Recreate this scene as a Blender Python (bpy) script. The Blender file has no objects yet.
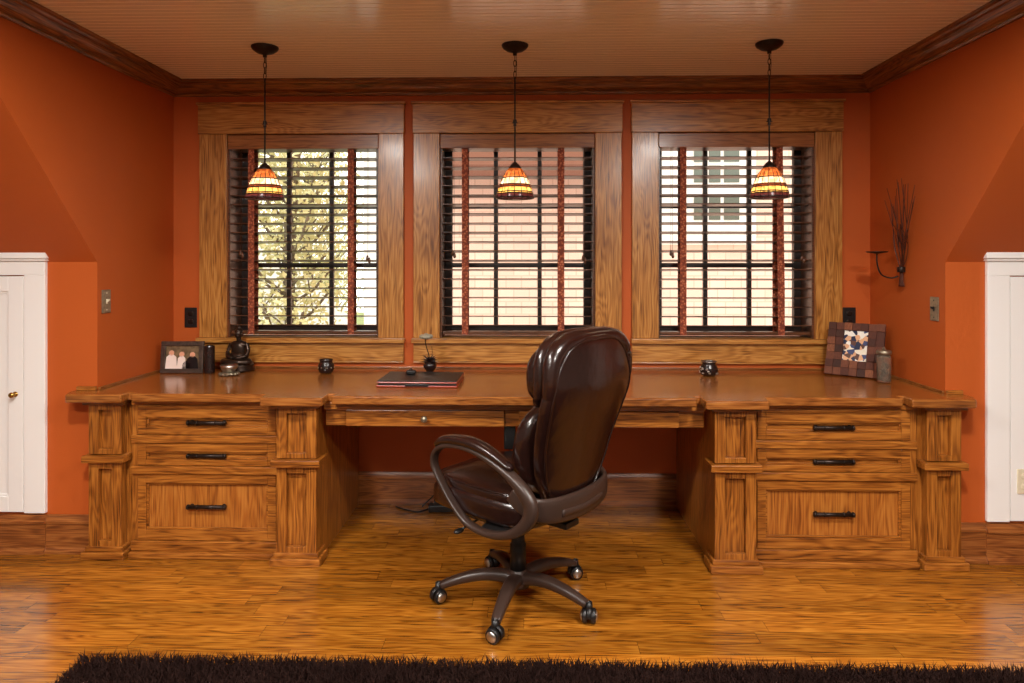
import bpy, bmesh, math, random
import numpy as np
from mathutils import Vector, Matrix, Euler

S = bpy.context.scene
COL = S.collection
random.seed(7)
R = math.radians

# ------------------------------------------------------------------ camera
cd = bpy.data.cameras.new('camera')
cam = bpy.data.objects.new('camera', cd); COL.objects.link(cam)
cam.location = (0.0, -4.14, 1.43)
cam.rotation_euler = (R(90), 0, R(1.42))
cd.sensor_width = 36.0
cd.lens = 700.0 / 1024.0 * 36.0
cd.shift_y = -(341.5 - 262.0) / 1024.0
cd.clip_start = 0.02
S.camera = cam

# ------------------------------------------------------------------ world, exposure
w = bpy.data.worlds.new('world'); S.world = w
w.use_nodes = True
bg = w.node_tree.nodes['Background']
bg.inputs['Color'].default_value = (1.0, 0.97, 0.9, 1)
bg.inputs['Strength'].default_value = 2.7
S.view_settings.view_transform = 'Standard'
S.view_settings.look = 'None'
S.view_settings.exposure = 0.0
S.view_settings.gamma = 1.0
S.view_settings.use_curve_mapping = False
FILL = 430.0           # strength of the added fill downlights
PEND = 1.2              # watts of each pendant bulb

# ------------------------------------------------------------------ materials
def srgb(r, g, b):
    f = lambda c: (c/255/12.92) if c/255 <= .04045 else ((c/255+.055)/1.055)**2.4
    return (f(r), f(g), f(b), 1)

def newmat(name):
    m = bpy.data.materials.new(name); m.use_nodes = True
    nt = m.node_tree
    return m, nt, nt.nodes['Principled BSDF']

def N(nt, typ, **kw):
    n = nt.nodes.new(typ)
    for k, v in kw.items():
        if k in n.inputs: n.inputs[k].default_value = v
        else: setattr(n, k, v)
    return n

def L(nt, a, b): nt.links.new(a, b)

def math_(nt, op, a, b=None, c=None):
    n = nt.nodes.new('ShaderNodeMath'); n.operation = op
    for i, x in enumerate((a, b, c)):
        if x is None: continue
        if isinstance(x, (int, float)): n.inputs[i].default_value = x
        else: L(nt, x, n.inputs[i])
    return n.outputs[0]

def ramp(nt, fac, stops, interp='LINEAR'):
    n = nt.nodes.new('ShaderNodeValToRGB'); n.color_ramp.interpolation = interp
    e = n.color_ramp.elements
    while len(e) > 1: e.remove(e[0])
    e[0].position = stops[0][0]; e[0].color = stops[0][1]
    for p, c in stops[1:]:
        k = e.new(p); k.color = c
    L(nt, fac, n.inputs[0])
    return n.outputs[0]

def plain(name, col, rough=.5, metal=0, spec=.5, coat=0, bump=0, bscale=60, var=0.0, vscale=8):
    m, nt, p = newmat(name)
    p.inputs['Base Color'].default_value = col
    p.inputs['Roughness'].default_value = rough
    p.inputs['Metallic'].default_value = metal
    p.inputs['Specular IOR Level'].default_value = spec
    p.inputs['Coat Weight'].default_value = coat
    p.inputs['Coat Roughness'].default_value = .22
    tc = N(nt, 'ShaderNodeTexCoord')
    if var > 0:
        n = N(nt, 'ShaderNodeTexNoise', Scale=vscale, Detail=3.0)
        L(nt, tc.outputs['Object'], n.inputs['Vector'])
        a = tuple(c*(1-var) for c in col[:3])+(1,); b = tuple(min(1, c*(1+var)) for c in col[:3])+(1,)
        L(nt, ramp(nt, n.outputs[0], [(.3, a), (.7, b)]), p.inputs['Base Color'])
    if bump > 0:
        n = N(nt, 'ShaderNodeTexNoise', Scale=bscale, Detail=3.0)
        L(nt, tc.outputs['Object'], n.inputs['Vector'])
        bp = N(nt, 'ShaderNodeBump', Strength=bump, Distance=.01)
        L(nt, n.outputs[0], bp.inputs['Height']); L(nt, bp.outputs[0], p.inputs['Normal'])
    return m

def grain(nt, vec, ax, dark, mid, light, ring=42.0, gs=1.0):
    """oak figure: contour lines of a stretched noise plus fine pores along axis ax"""
    sc = [11.0*gs]*3; sc[ax] = 1.5*gs
    mp = N(nt, 'ShaderNodeMapping'); mp.inputs['Scale'].default_value = sc
    L(nt, vec, mp.inputs['Vector'])
    n1 = N(nt, 'ShaderNodeTexNoise', Scale=1.0, Detail=2.0, Roughness=.45)
    L(nt, mp.outputs[0], n1.inputs['Vector'])
    s = math_(nt, 'SINE', math_(nt, 'MULTIPLY', n1.outputs[0], ring*2.2))
    s = math_(nt, 'MULTIPLY_ADD', s, .5, .5)
    sc2 = [210.0]*3; sc2[ax] = 6.0
    mp2 = N(nt, 'ShaderNodeMapping'); mp2.inputs['Scale'].default_value = sc2
    L(nt, vec, mp2.inputs['Vector'])
    n2 = N(nt, 'ShaderNodeTexNoise', Scale=1.0, Detail=2.0)
    L(nt, mp2.outputs[0], n2.inputs['Vector'])
    n3 = N(nt, 'ShaderNodeTexNoise', Scale=2.5, Detail=1.0)
    L(nt, mp.outputs[0], n3.inputs['Vector'])
    f = math_(nt, 'ADD', math_(nt, 'MULTIPLY', s, .15), math_(nt, 'MULTIPLY', n2.outputs[0], .85))
    f = math_(nt, 'ADD', f, math_(nt, 'MULTIPLY', n3.outputs[0], .32))
    return ramp(nt, f, [(.40, dark), (.62, mid), (.86, light)]), f

def wood(name, ax, dark, mid, light, rough=.32, coat=.25, gs=1.0):
    m, nt, p = newmat(name)
    tc = N(nt, 'ShaderNodeTexCoord'); oi = N(nt, 'ShaderNodeObjectInfo')
    cb = N(nt, 'ShaderNodeCombineXYZ')
    for i, k in enumerate((31.0, 17.0, 23.0)):
        L(nt, math_(nt, 'MULTIPLY', oi.outputs['Random'], k), cb.inputs[i])
    va = N(nt, 'ShaderNodeVectorMath', operation='ADD')
    L(nt, tc.outputs['Object'], va.inputs[0]); L(nt, cb.outputs[0], va.inputs[1])
    c, f = grain(nt, va.outputs[0], ax, dark, mid, light, gs=gs)
    L(nt, c, p.inputs['Base Color'])
    p.inputs['Roughness'].default_value = rough
    p.inputs['Coat Weight'].default_value = coat
    p.inputs['Coat Roughness'].default_value = .15
    bp = N(nt, 'ShaderNodeBump', Strength=.12, Distance=.004)
    L(nt, f, bp.inputs['Height']); L(nt, bp.outputs[0], p.inputs['Normal'])
    return m

OAK = (srgb(70, 30, 5), srgb(142, 80, 24), srgb(182, 114, 44))
OAK2 = (srgb(100, 56, 16), srgb(170, 110, 46), srgb(200, 144, 74))
DARK = (srgb(58, 28, 8), srgb(122, 70, 26), srgb(164, 104, 50))
M = {}
M['oakx'] = wood('desk_oak_horizontal', 0, *OAK)
M['oakz'] = wood('desk_oak_vertical', 2, *OAK)
M['oaky'] = wood('desk_oak_depth', 1, *OAK)
M['trimx'] = wood('window_oak_horizontal', 0, *OAK2)
M['trimz'] = wood('window_oak_vertical', 2, *OAK2)
M['top'] = wood('desktop_oak', 0, srgb(88, 44, 14), srgb(140, 80, 32), srgb(168, 106, 48), rough=.22, coat=.4)
M['crownx'] = wood('crown_oak_horizontal', 0, *DARK, rough=.3)
M['crowny'] = wood('crown_oak_depth', 1, *DARK, rough=.3)
M['base'] = wood('baseboard_oak', 0, srgb(84, 40, 16), srgb(134, 74, 32), srgb(166, 102, 50))
M['blind'] = wood('blind_wood', 0, srgb(48, 26, 14), srgb(84, 48, 26), srgb(110, 68, 40), rough=.35)
M['valance'] = wood('valance_wood', 0, srgb(96, 52, 20), srgb(144, 86, 38), srgb(168, 108, 54))
M['sash'] = plain('dark_sash_paint', srgb(34, 20, 14), .4)
M['orange'] = plain('orange_wall_paint', srgb(186, 88, 33), .55, spec=.3, bump=.08, bscale=180, var=.03, vscale=2)
M['cream'] = plain('cream_beadboard_paint', srgb(252, 238, 212), .2, spec=.5, coat=.6)
M['beige'] = plain('beige_wall_paint', srgb(150, 144, 136), .7)
M['white'] = plain('white_door_paint', srgb(246, 243, 240), .35)
M['black'] = plain('black_plastic', srgb(20, 18, 18), .4)
M['iron'] = plain('dark_bronze_iron', srgb(44, 32, 26), .38, metal=.6, var=.3, vscale=60)
M['chairplastic'] = plain('brown_plastic', srgb(56, 40, 33), .36, spec=.5)
M['leather'] = plain('brown_leather', srgb(34, 15, 11), .25, spec=.55, coat=.2, bump=.25, bscale=22, var=.15)
M['silver'] = plain('brushed_silver', srgb(200, 196, 190), .3, metal=1)
M['nickel'] = plain('aged_nickel_plate', srgb(150, 140, 120), .35, metal=.8, var=.25, vscale=70)
M['shag'] = plain('dark_brown_wool', srgb(38, 22, 18), .9, spec=.1)
M['darkpot'] = plain('dark_glazed_pottery', srgb(36, 24, 22), .25, var=.4, vscale=60)
M['bronze'] = plain('dark_bronze', srgb(60, 46, 38), .3, metal=.7, var=.3, vscale=80)
M['redlac'] = plain('red_lacquer', srgb(150, 52, 28), .3, coat=.2)
M['brass'] = plain('brass', srgb(190, 150, 80), .25, metal=1)
M['ivory'] = plain('ivory_plastic', srgb(226, 214, 186), .4)
M['twig'] = plain('rusted_wire', srgb(84, 40, 24), .5, metal=.4)
M['concrete'] = plain('pale_roofing', srgb(205, 200, 190), .8, var=.1)
M['bark'] = plain('tree_bark', srgb(110, 96, 80), .9, var=.3, vscale=12)
M['leaf'] = plain('yellow_green_leaves', srgb(206, 202, 150), .6, var=.2, vscale=3)
M['grass'] = plain('lawn', srgb(130, 140, 80), .9, var=.3, vscale=2)
M['housewhite'] = plain('exterior_white_paint', srgb(240, 238, 230), .6)
M['eave'] = plain('exterior_brown_paint', srgb(120, 74, 54), .6)
M['extpane'] = plain('exterior_grey_glass', srgb(96, 104, 92), .2)
M['flower'] = plain('pale_grey_petals', srgb(150, 142, 122), .5)

# floor: oak strips running along X
def floor_mat():
    m, nt, p = newmat('oak_strip_floor')
    tc = N(nt, 'ShaderNodeTexCoord')
    sx = N(nt, 'ShaderNodeSeparateXYZ'); L(nt, tc.outputs['Object'], sx.inputs[0])
    x, y = sx.outputs[0], sx.outputs[1]
    row = math_(nt, 'FLOOR', math_(nt, 'DIVIDE', y, .083))
    wn = N(nt, 'ShaderNodeTexWhiteNoise', noise_dimensions='1D'); L(nt, row, wn.inputs['W'])
    xo = math_(nt, 'DIVIDE', math_(nt, 'ADD', x, math_(nt, 'MULTIPLY', wn.outputs[0], 5.0)), .95)
    colm = math_(nt, 'FLOOR', xo)
    cb = N(nt, 'ShaderNodeCombineXYZ'); L(nt, row, cb.inputs[0]); L(nt, colm, cb.inputs[1])
    wn2 = N(nt, 'ShaderNodeTexWhiteNoise', noise_dimensions='2D'); L(nt, cb.outputs[0], wn2.inputs['Vector'])
    off = N(nt, 'ShaderNodeVectorMath', operation='SCALE'); off.inputs['Scale'].default_value = 20
    L(nt, wn2.outputs['Color'], off.inputs[0])
    va = N(nt, 'ShaderNodeVectorMath', operation='ADD')
    L(nt, tc.outputs['Object'], va.inputs[0]); L(nt, off.outputs[0], va.inputs[1])
    c, f = grain(nt, va.outputs[0], 0, srgb(76, 36, 4), srgb(144, 84, 20), srgb(178, 116, 38), ring=26, gs=1.5)
    hv = N(nt, 'ShaderNodeHueSaturation')
    L(nt, c, hv.inputs['Color'])
    L(nt, math_(nt, 'MULTIPLY_ADD', wn2.outputs[0], .5, .72), hv.inputs['Value'])
    # seams
    fy = math_(nt, 'FRACT', math_(nt, 'DIVIDE', y, .083))
    fx = math_(nt, 'FRACT', xo)
    s1 = math_(nt, 'LESS_THAN', fy, .025); s2 = math_(nt, 'LESS_THAN', fx, .0025)
    sm = math_(nt, 'MAXIMUM', s1, s2)
    mx = N(nt, 'ShaderNodeMix', data_type='RGBA')
    L(nt, math_(nt, 'MULTIPLY', sm, .55), mx.inputs[0]); L(nt, hv.outputs[0], mx.inputs[6])
    mx.inputs[7].default_value = srgb(60, 30, 8)
    L(nt, mx.outputs[2], p.inputs['Base Color'])
    p.inputs['Roughness'].default_value = .27
    p.inputs['Coat Weight'].default_value = .4
    p.inputs['Coat Roughness'].default_value = .18
    bp = N(nt, 'ShaderNodeBump', Strength=.15, Distance=.003)
    L(nt, math_(nt, 'SUBTRACT', f, sm), bp.inputs['Height']); L(nt, bp.outputs[0], p.inputs['Normal'])
    return m
M['floor'] = floor_mat()

def glass_mat():
    m, nt, p = newmat('window_glass'); nt.nodes.remove(p)
    out = nt.nodes['Material Output']
    t = N(nt, 'ShaderNodeBsdfTransparent'); g = N(nt, 'ShaderNodeBsdfGlossy', Roughness=.02)
    fr = N(nt, 'ShaderNodeFresnel', IOR=1.35); mx = N(nt, 'ShaderNodeMixShader')
    L(nt, fr.outputs[0], mx.inputs[0]); L(nt, t.outputs[0], mx.inputs[1]); L(nt, g.outputs[0], mx.inputs[2])
    L(nt, mx.outputs[0], out.inputs[0])
    return m
M['glass'] = glass_mat()

def jar_glass():
    m, nt, p = newmat('clear_jar_glass')
    p.inputs['Base Color'].default_value = (.8, .68, .54, 1); p.inputs['Roughness'].default_value = .03
    p.inputs['Transmission Weight'].default_value = .9
    return m
M['jar'] = jar_glass()

def shingle_mat():
    m, nt, p = newmat('pink_shingle_siding')
    tc = N(nt, 'ShaderNodeTexCoord'); mp = N(nt, 'ShaderNodeMapping')
    mp.inputs['Rotation'].default_value = (R(90), 0, 0)
    L(nt, tc.outputs['Object'], mp.inputs['Vector'])
    b = N(nt, 'ShaderNodeTexBrick', Scale=1.0)
    b.inputs['Color1'].default_value = srgb(240, 206, 186); b.inputs['Color2'].default_value = srgb(230, 194, 174)
    b.inputs['Mortar'].default_value = srgb(220, 182, 160)
    b.inputs['Mortar Size'].default_value = .007; b.inputs['Brick Width'].default_value = .17; b.inputs['Row Height'].default_value = .14
    L(nt, mp.outputs[0], b.inputs['Vector']); L(nt, b.outputs[0], p.inputs['Base Color'])
    p.inputs['Roughness'].default_value = .8
    return m
M['shingle'] = shingle_mat()

def tape_mat():
    m, nt, p = newmat('patterned_red_tape')
    tc = N(nt, 'ShaderNodeTexCoord')
    v = N(nt, 'ShaderNodeTexVoronoi', Scale=75.0); L(nt, tc.outputs['Object'], v.inputs['Vector'])
    L(nt, ramp(nt, v.outputs[0], [(.15, srgb(196, 124, 88)), (.4, srgb(160, 78, 46)), (.7, srgb(116, 50, 30))]), p.inputs['Base Color'])
    p.inputs['Roughness'].default_value = .8
    return m
M['tape'] = tape_mat()

def shade_mat():
    m, nt, p = newmat('amber_art_glass'); nt.nodes.remove(p)
    out = nt.nodes['Material Output']
    tc = N(nt, 'ShaderNodeTexCoord'); sx = N(nt, 'ShaderNodeSeparateXYZ'); L(nt, tc.outputs['Object'], sx.inputs[0])
    # object origin is the shade's lower rim: z 0 .. 0.15
    z = math_(nt, 'DIVIDE', sx.outputs[2], .155)
    c = ramp(nt, z, [(0, srgb(60, 34, 44)), (.13, srgb(90, 44, 40)), (.15, srgb(255, 214, 120)), (.30, srgb(250, 190, 110)),
                     (.34, srgb(110, 50, 30)), (.41, srgb(120, 60, 36)), (.43, srgb(255, 240, 214)), (.62, srgb(255, 226, 196)), (.66, srgb(226, 140, 80)), (1, srgb(200, 110, 56))])
    n = N(nt, 'ShaderNodeTexVoronoi', Scale=55.0); L(nt, tc.outputs['Object'], n.inputs['Vector'])
    mx = N(nt, 'ShaderNodeMix', data_type='RGBA', blend_type='MULTIPLY'); mx.inputs[0].default_value = .85
    L(nt, c, mx.inputs[6]); L(nt, ramp(nt, n.outputs['Color'], [(.2, (.5, .35, .3, 1)), (.7, (1, 1, 1, 1))]), mx.inputs[7])
    t = N(nt, 'ShaderNodeBsdfTranslucent'); d = N(nt, 'ShaderNodeBsdfPrincipled', Roughness=.2)
    L(nt, mx.outputs[2], t.inputs[0]); L(nt, mx.outputs[2], d.inputs['Base Color'])
    ms = N(nt, 'ShaderNodeMixShader'); ms.inputs[0].default_value = .3
    L(nt, t.outputs[0], ms.inputs[1]); L(nt, d.outputs[0], ms.inputs[2]); L(nt, ms.outputs[0], out.inputs[0])
    return m
M['shade'] = shade_mat()

def emit(name, col, s):
    m, nt, p = newmat(name)
    p.inputs['Base Color'].default_value = col
    p.inputs['Emission Color'].default_value = col
    p.inputs['Emission Strength'].default_value = s
    return m
M['globe'] = emit('lit_lens', (1.0, .96, .90, 1), FILL)  # glow of the added downlights that light the room from out of view
M['globe2'] = emit('lit_lens_front_row', (1.0, .96, .90, 1), FILL*.75)
M['bulb'] = emit('lit_bulb', (1.0, .72, .4, 1), 8.0)

def photo_mat(name, cols, scale, seed):
    m, nt, p = newmat(name)
    tc = N(nt, 'ShaderNodeTexCoord'); mp = N(nt, 'ShaderNodeMapping'); mp.inputs['Location'].default_value = (seed, seed*.7, 0)
    L(nt, tc.outputs['Object'], mp.inputs['Vector'])
    v = N(nt, 'ShaderNodeTexVoronoi', Scale=scale); L(nt, mp.outputs[0], v.inputs['Vector'])
    sp = N(nt, 'ShaderNodeSeparateColor'); L(nt, v.outputs['Color'], sp.inputs[0])
    L(nt, ramp(nt, sp.outputs[0], [(i/len(cols), c) for i, c in enumerate(cols)], 'CONSTANT'), p.inputs['Base Color'])
    p.inputs['Roughness'].default_value = .2
    return m
M['photo2'] = photo_mat('snapshot_print', [srgb(235, 225, 205), srgb(60, 70, 110), srgb(220, 170, 130), srgb(240, 235, 225), srgb(90, 60, 50), srgb(30, 40, 70)], 42, 3.1)
M['photobg'] = plain('photo_backdrop', srgb(112, 92, 68), .25, var=.4, vscale=40)
M['pwhite'] = plain('photo_white_shirt', srgb(240, 220, 210), .25)
M['pskin'] = plain('photo_skin_tone', srgb(220, 160, 130), .25)
M['pblack'] = plain('photo_dark_coat', srgb(24, 18, 20), .25)
def block_mat():
    m, nt, p = newmat('wood_block_mosaic')
    g = N(nt, 'ShaderNodeNewGeometry'); tc = N(nt, 'ShaderNodeTexCoord')
    mp = N(nt, 'ShaderNodeMapping'); mp.inputs['Scale'].default_value = (150, 150, 20); L(nt, tc.outputs['Object'], mp.inputs['Vector'])
    n = N(nt, 'ShaderNodeTexNoise', Scale=1.0, Detail=2.0); L(nt, mp.outputs[0], n.inputs['Vector'])
    f = math_(nt, 'ADD', math_(nt, 'MULTIPLY', g.outputs['Random Per Island'], .7), math_(nt, 'MULTIPLY', n.outputs[0], .4))
    L(nt, ramp(nt, f, [(.1, srgb(44, 20, 10)), (.5, srgb(80, 36, 18)), (.85, srgb(116, 64, 38)), (1, srgb(150, 90, 52))]), p.inputs['Base Color'])
    p.inputs['Roughness'].default_value = .75
    return m
M['mosaicframe'] = block_mat()

# ------------------------------------------------------------------ mesh helpers
def box(bm, x0, x1, y0, y1, z0, z1):
    v = [bm.verts.new(p) for p in ((x0,y0,z0),(x1,y0,z0),(x1,y1,z0),(x0,y1,z0),(x0,y0,z1),(x1,y0,z1),(x1,y1,z1),(x0,y1,z1))]
    for f in ((0,3,2,1),(4,5,6,7),(0,1,5,4),(1,2,6,5),(2,3,7,6),(3,0,4,7)): bm.faces.new([v[i] for i in f])

def prism(bm, pts, fn, a, b):
    """extrude polygon pts (2D) from a to b; fn(p, t) -> 3D"""
    A = [bm.verts.new(fn(p, a)) for p in pts]; B = [bm.verts.new(fn(p, b)) for p in pts]
    n = len(pts)
    bm.faces.new(A[::-1]); bm.faces.new(B)
    for i in range(n): bm.faces.new((A[i], A[(i+1) % n], B[(i+1) % n], B[i]))

def lathe(bm, prof, n=24, c=(0,0,0), axis='Z', cap=True):
    rings = []
    for r, h in prof:
        ring = []
        for i in range(n):
            a = 2*math.pi*i/n; p = (r*math.cos(a), r*math.sin(a), h)
            if axis == 'X': p = (p[2], p[0], p[1])
            if axis == 'Y': p = (p[0], p[2], p[1])
            ring.append(bm.verts.new((p[0]+c[0], p[1]+c[1], p[2]+c[2])))
        rings.append(ring)
    for a, b in zip(rings, rings[1:]):
        for i in range(n): bm.faces.new((a[i], a[(i+1) % n], b[(i+1) % n], b[i]))
    if cap:
        for r_ in (rings[0], rings[-1]):
            try: bm.faces.new(r_)
            except ValueError: pass

def frames(pts, closed=False):
    out = []; n = len(pts)
    for i in range(n):
        if closed: t = pts[(i+1) % n]-pts[i-1]
        else: t = pts[min(i+1, n-1)]-pts[max(i-1, 0)]
        out.append(t.normalized())
    return out

def smooth_path(pts, k=6, closed=False):
    P = [Vector(p) for p in pts]; n = len(P); out = []
    rng = range(n) if closed else range(n-1)
    for i in rng:
        p0 = P[(i-1) % n] if closed or i > 0 else P[0]
        p1 = P[i]; p2 = P[(i+1) % n]
        p3 = P[(i+2) % n] if closed or i < n-2 else P[-1]
        for j in range(k):
            t = j/k
            out.append(.5*((2*p1)+(p2-p0)*t+(2*p0-5*p1+4*p2-p3)*t*t+(3*p1-p0-3*p2+p3)*t**3))
    if not closed: out.append(P[-1])
    return out

def sweep(bm, pts, ref, wa, wb, n=10, closed=False, p=2.0):
    """section: half size wa along ref-ish direction, wb along the other; wa/wb lists or numbers"""
    T = frames(pts, closed); rings = []; m = len(pts)
    ref = Vector(ref)
    for i, (q, t) in enumerate(zip(pts, T)):
        a_ = wa[i] if isinstance(wa, (list, tuple)) else wa
        b_ = wb[i] if isinstance(wb, (list, tuple)) else wb
        rr = ref if abs(t.dot(ref)) < .98 else Vector((ref.y, ref.z, ref.x))
        u = (rr-t*rr.dot(t)).normalized(); v = t.cross(u)
        ring = []
        for k in range(n):
            a = 2*math.pi*k/n; c, s = math.cos(a), math.sin(a)
            c = math.copysign(abs(c)**(2/p), c); s = math.copysign(abs(s)**(2/p), s)
            ring.append(bm.verts.new(q+u*c*a_+v*s*b_))
        rings.append(ring)
    prs = list(zip(rings, rings[1:]))
    if closed: prs.append((rings[-1], rings[0]))
    for a, b in prs:
        for i in range(n): bm.faces.new((a[i], a[(i+1) % n], b[(i+1) % n], b[i]))
    if not closed:
        bm.faces.new(rings[0][::-1]); bm.faces.new(rings[-1])

def tube(bm, pts, r, n=8, closed=False):
    sweep(bm, [Vector(p) for p in pts], (.13, .21, .97), r, r, n, closed)

def blob(bm, fn, p=4.0, sub=10):
    """rounded block: unit cube sphere with p-norm, fn maps (a,b,c) in [-1,1] to 3D"""
    vs = {}
    def V(a, b, c):
        key = (round(a, 5), round(b, 5), round(c, 5))
        if key not in vs:
            m = (abs(a)**p+abs(b)**p+abs(c)**p)**(1/p)
            vs[key] = bm.verts.new(fn(a/m, b/m, c/m))
        return vs[key]
    g = [math.tan((-1+2*i/sub)*math.pi/4) for i in range(sub+1)]
    for ax in range(3):
        for s in (-1, 1):
            for i in range(sub):
                for j in range(sub):
                    q = []
                    for (u, v) in ((g[i], g[j]), (g[i+1], g[j]), (g[i+1], g[j+1]), (g[i], g[j+1])):
                        c = [0, 0, 0]; c[ax] = s; c[(ax+1) % 3] = u; c[(ax+2) % 3] = v
                        q.append(V(*c))
                    if s < 0: q.reverse()
                    bm.faces.new(q)

def ell(bm, c, r, p=2.0, sub=6):
    blob(bm, lambda a, b, d: (c[0]+a*r[0], c[1]+b*r[1], c[2]+d*r[2]), p, sub)

WM = {}     # world matrices of every object, kept by hand
def obj(name, bm, mat, parent=None, world=False, smooth=False, bevel=0, origin=None, seg=2, ang=35):
    """link bm as one mesh. world=True: coordinates are world; origin: the object's own origin (world or parent frame)"""
    pm = WM[parent.name] if parent else Matrix.Identity(4)
    if world and parent: bm.transform(pm.inverted())
    loc = Vector((0, 0, 0))
    if origin is not None:
        loc = Vector(origin)
        if world and parent: loc = pm.inverted() @ loc
        bm.transform(Matrix.Translation(-loc))
    bmesh.ops.recalc_face_normals(bm, faces=bm.faces[:])
    me = bpy.data.meshes.new(name); bm.to_mesh(me); bm.free()
    o = bpy.data.objects.new(name, me); COL.objects.link(o)
    me.materials.append(M[mat] if isinstance(mat, str) else mat)
    o.location = loc
    if parent: o.parent = parent
    if smooth:
        for p in me.polygons: p.use_smooth = True
    if bevel:
        b = o.modifiers.new('bevel', 'BEVEL'); b.width = bevel; b.segments = seg; b.limit_method = 'ANGLE'; b.angle_limit = R(ang)
        b.harden_normals = False
    WM[o.name] = pm @ Matrix.Translation(loc)
    return o

def empty(name, loc, rz=0, **props):
    o = bpy.data.objects.new(name, None); COL.objects.link(o)
    o.empty_display_size = .05
    o.location = loc; o.rotation_euler = (0, 0, rz)
    for k, v in props.items(): o[k] = v
    WM[o.name] = Matrix.Translation(loc) @ Matrix.Rotation(rz, 4, 'Z')
    return o

def thing(name, label, cat, loc, rz=0, group=None):
    o = empty(name, loc, rz, label=label, category=cat)
    if group: o['group'] = group
    return o

def tag(o, label, cat, group=None):
    o['label'] = label; o['category'] = cat
    if group: o['group'] = group
    return o

def struct(name, bm, mat, **k):
    o = obj(name, bm, mat, **k); o['kind'] = 'structure'; return o
B = bmesh.new

def B1(*args):
    bm = bmesh.new(); box(bm, *args); return bm

# ------------------------------------------------------------------ room shell
XL, XR = -2.13, 1.99           # dormer cheeks
YK, ZK = -.74, 1.43            # knee wall plane and top
ZC = 2.50                      # flat ceiling
SL = 1.05                      # slope of the roof
YS = YK-(ZC-ZK)/SL             # where the slope meets the flat ceiling
RX0, RX1, RY0 = -4.3, 4.2, -5.9
T = .12

bm = B1(RX0-T, RX1+T, RY0-T, .24, -.08, 0); struct('floor', bm, 'floor')

# dormer beadboard ceiling with real grooves running along X
bm = B()
pts = [(YS-.0, ZC+.05), (.24, ZC+.05), (.24, ZC)]
y = .0; pts.append((y, ZC))
while y-.042 > YS:
    pts += [(y-.034, ZC), (y-.036, ZC+.004), (y-.038, ZC+.001), (y-.040, ZC+.004), (y-.042, ZC)]
    y -= .042
pts.append((YS, ZC))
prism(bm, pts, lambda p, t: (t, p[0], p[1]), XL-T, XR+T)
struct('ceiling', bm, 'cream')
bm = B1(RX0-T, RX1+T, RY0-T, YS, ZC, ZC+.05)
struct('ceiling_main', bm, 'cream')

# back wall with three window openings
WINS = [(-1.80, -.893), (-.53, .387), (.757, 1.666)]
WZ0, WZ1 = .975, 2.19
bm = B()
xs = [XL-T] + [v for w_ in WINS for v in w_] + [XR+T]
for i in range(0, len(xs), 2): box(bm, xs[i], xs[i+1], 0, .22, WZ0, WZ1)
box(bm, XL-T, XR+T, 0, .22, 0, WZ0); box(bm, XL-T, XR+T, 0, .22, WZ1, ZC)
struct('wall_back', bm, 'orange')

def cheek(name, x0, x1):
    bm = B(); prism(bm, [(0, 0), (0, ZC), (YS, ZC), (YK, ZK), (YK, 0)], lambda p, t: (t, p[0], p[1]), x0, x1)
    return struct(name, bm, 'orange')
cheek('wall_left', XL-T, XL); cheek('wall_right', XR, XR+T)
struct('wall_left_knee', B1(RX0, XL-T, YK, YK+T, 0, ZK), 'orange')
struct('wall_right_knee', B1(XR+T, RX1, YK, YK+T, 0, ZK), 'orange')
def slope(name, x0, x1):
    bm = B(); prism(bm, [(YK, ZK), (YS, ZC), (YS+.02, ZC+.14), (YK+.14, ZK)], lambda p, t: (t, p[0], p[1]), x0, x1)
    return struct(name, bm, 'orange')
slope('ceiling_left_slope', RX0-T, XL-T+.0); slope('ceiling_right_slope', XR+T, RX1+T)
struct('wall_far_left', B1(RX0-T, RX0, RY0, YK, 0, ZC), 'beige')
struct('wall_far_right', B1(RX1, RX1+T, RY0, YK, 0, ZC), 'beige')
struct('wall_front', B1(RX0-T, RX1+T, RY0-T, RY0, 0, ZC), 'beige')

# crown moulding: (offset from wall, z)
CR = [(0, 2.418), (.012, 2.418), (.018, 2.426), (.018, 2.434), (.030, 2.438), (.046, 2.448), (.058, 2.462), (.064, 2.474),
      (.078, 2.476), (.084, 2.486), (.100, 2.488), (.100, 2.4995), (0, 2.4995)]
def crown_side(name, x, sgn):
    bm = B()
    A = [bm.verts.new((x+sgn*p, YS, z)) for p, z in CR]; Bv = [bm.verts.new((x+sgn*p, -p, z)) for p, z in CR]
    n = len(CR)
    for i in range(n): bm.faces.new((A[i], A[(i+1) % n], Bv[(i+1) % n], Bv[i]))
    bm.faces.new(A); bm.faces.new(Bv)
    return struct(name, bm, 'crowny')
crown_side('trim_1', XL, 1); crown_side('trim_2', XR, -1)
bm = B()
A = [bm.verts.new((XL+p, -p, z)) for p, z in CR]; Bv = [bm.verts.new((XR-p, -p, z)) for p, z in CR]
for i in range(len(CR)): bm.faces.new((A[i], A[(i+1) % len(CR)], Bv[(i+1) % len(CR)], Bv[i]))
bm.faces.new(A); bm.faces.new(Bv)
struct('trim_3', bm, 'crownx')

# baseboards
BB = [(0, 0), (.028, 0), (.028, .012), (.018, .026), (.016, .026), (.016, .142), (.022, .146), (.022, .156), (.014, .168), (.008, .185), (0, .185)]
def baseb(name, x0, x1, y, s=1.0):
    bm = B(); prism(bm, BB, lambda p, t: (t, y-p[0]*s, p[1]), x0, x1)
    return struct(name, bm, 'base')
baseb('baseboard_left', -2.375, -2.15, YK); baseb('baseboard_far_left', RX0, -2.375, YK, 1.5)
baseb('baseboard_right', 2.03, 2.17, YK); baseb('baseboard_far_right', 2.17, RX1, YK, 1.5)
baseb('baseboard_back', -1.02, .87, 0)

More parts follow.
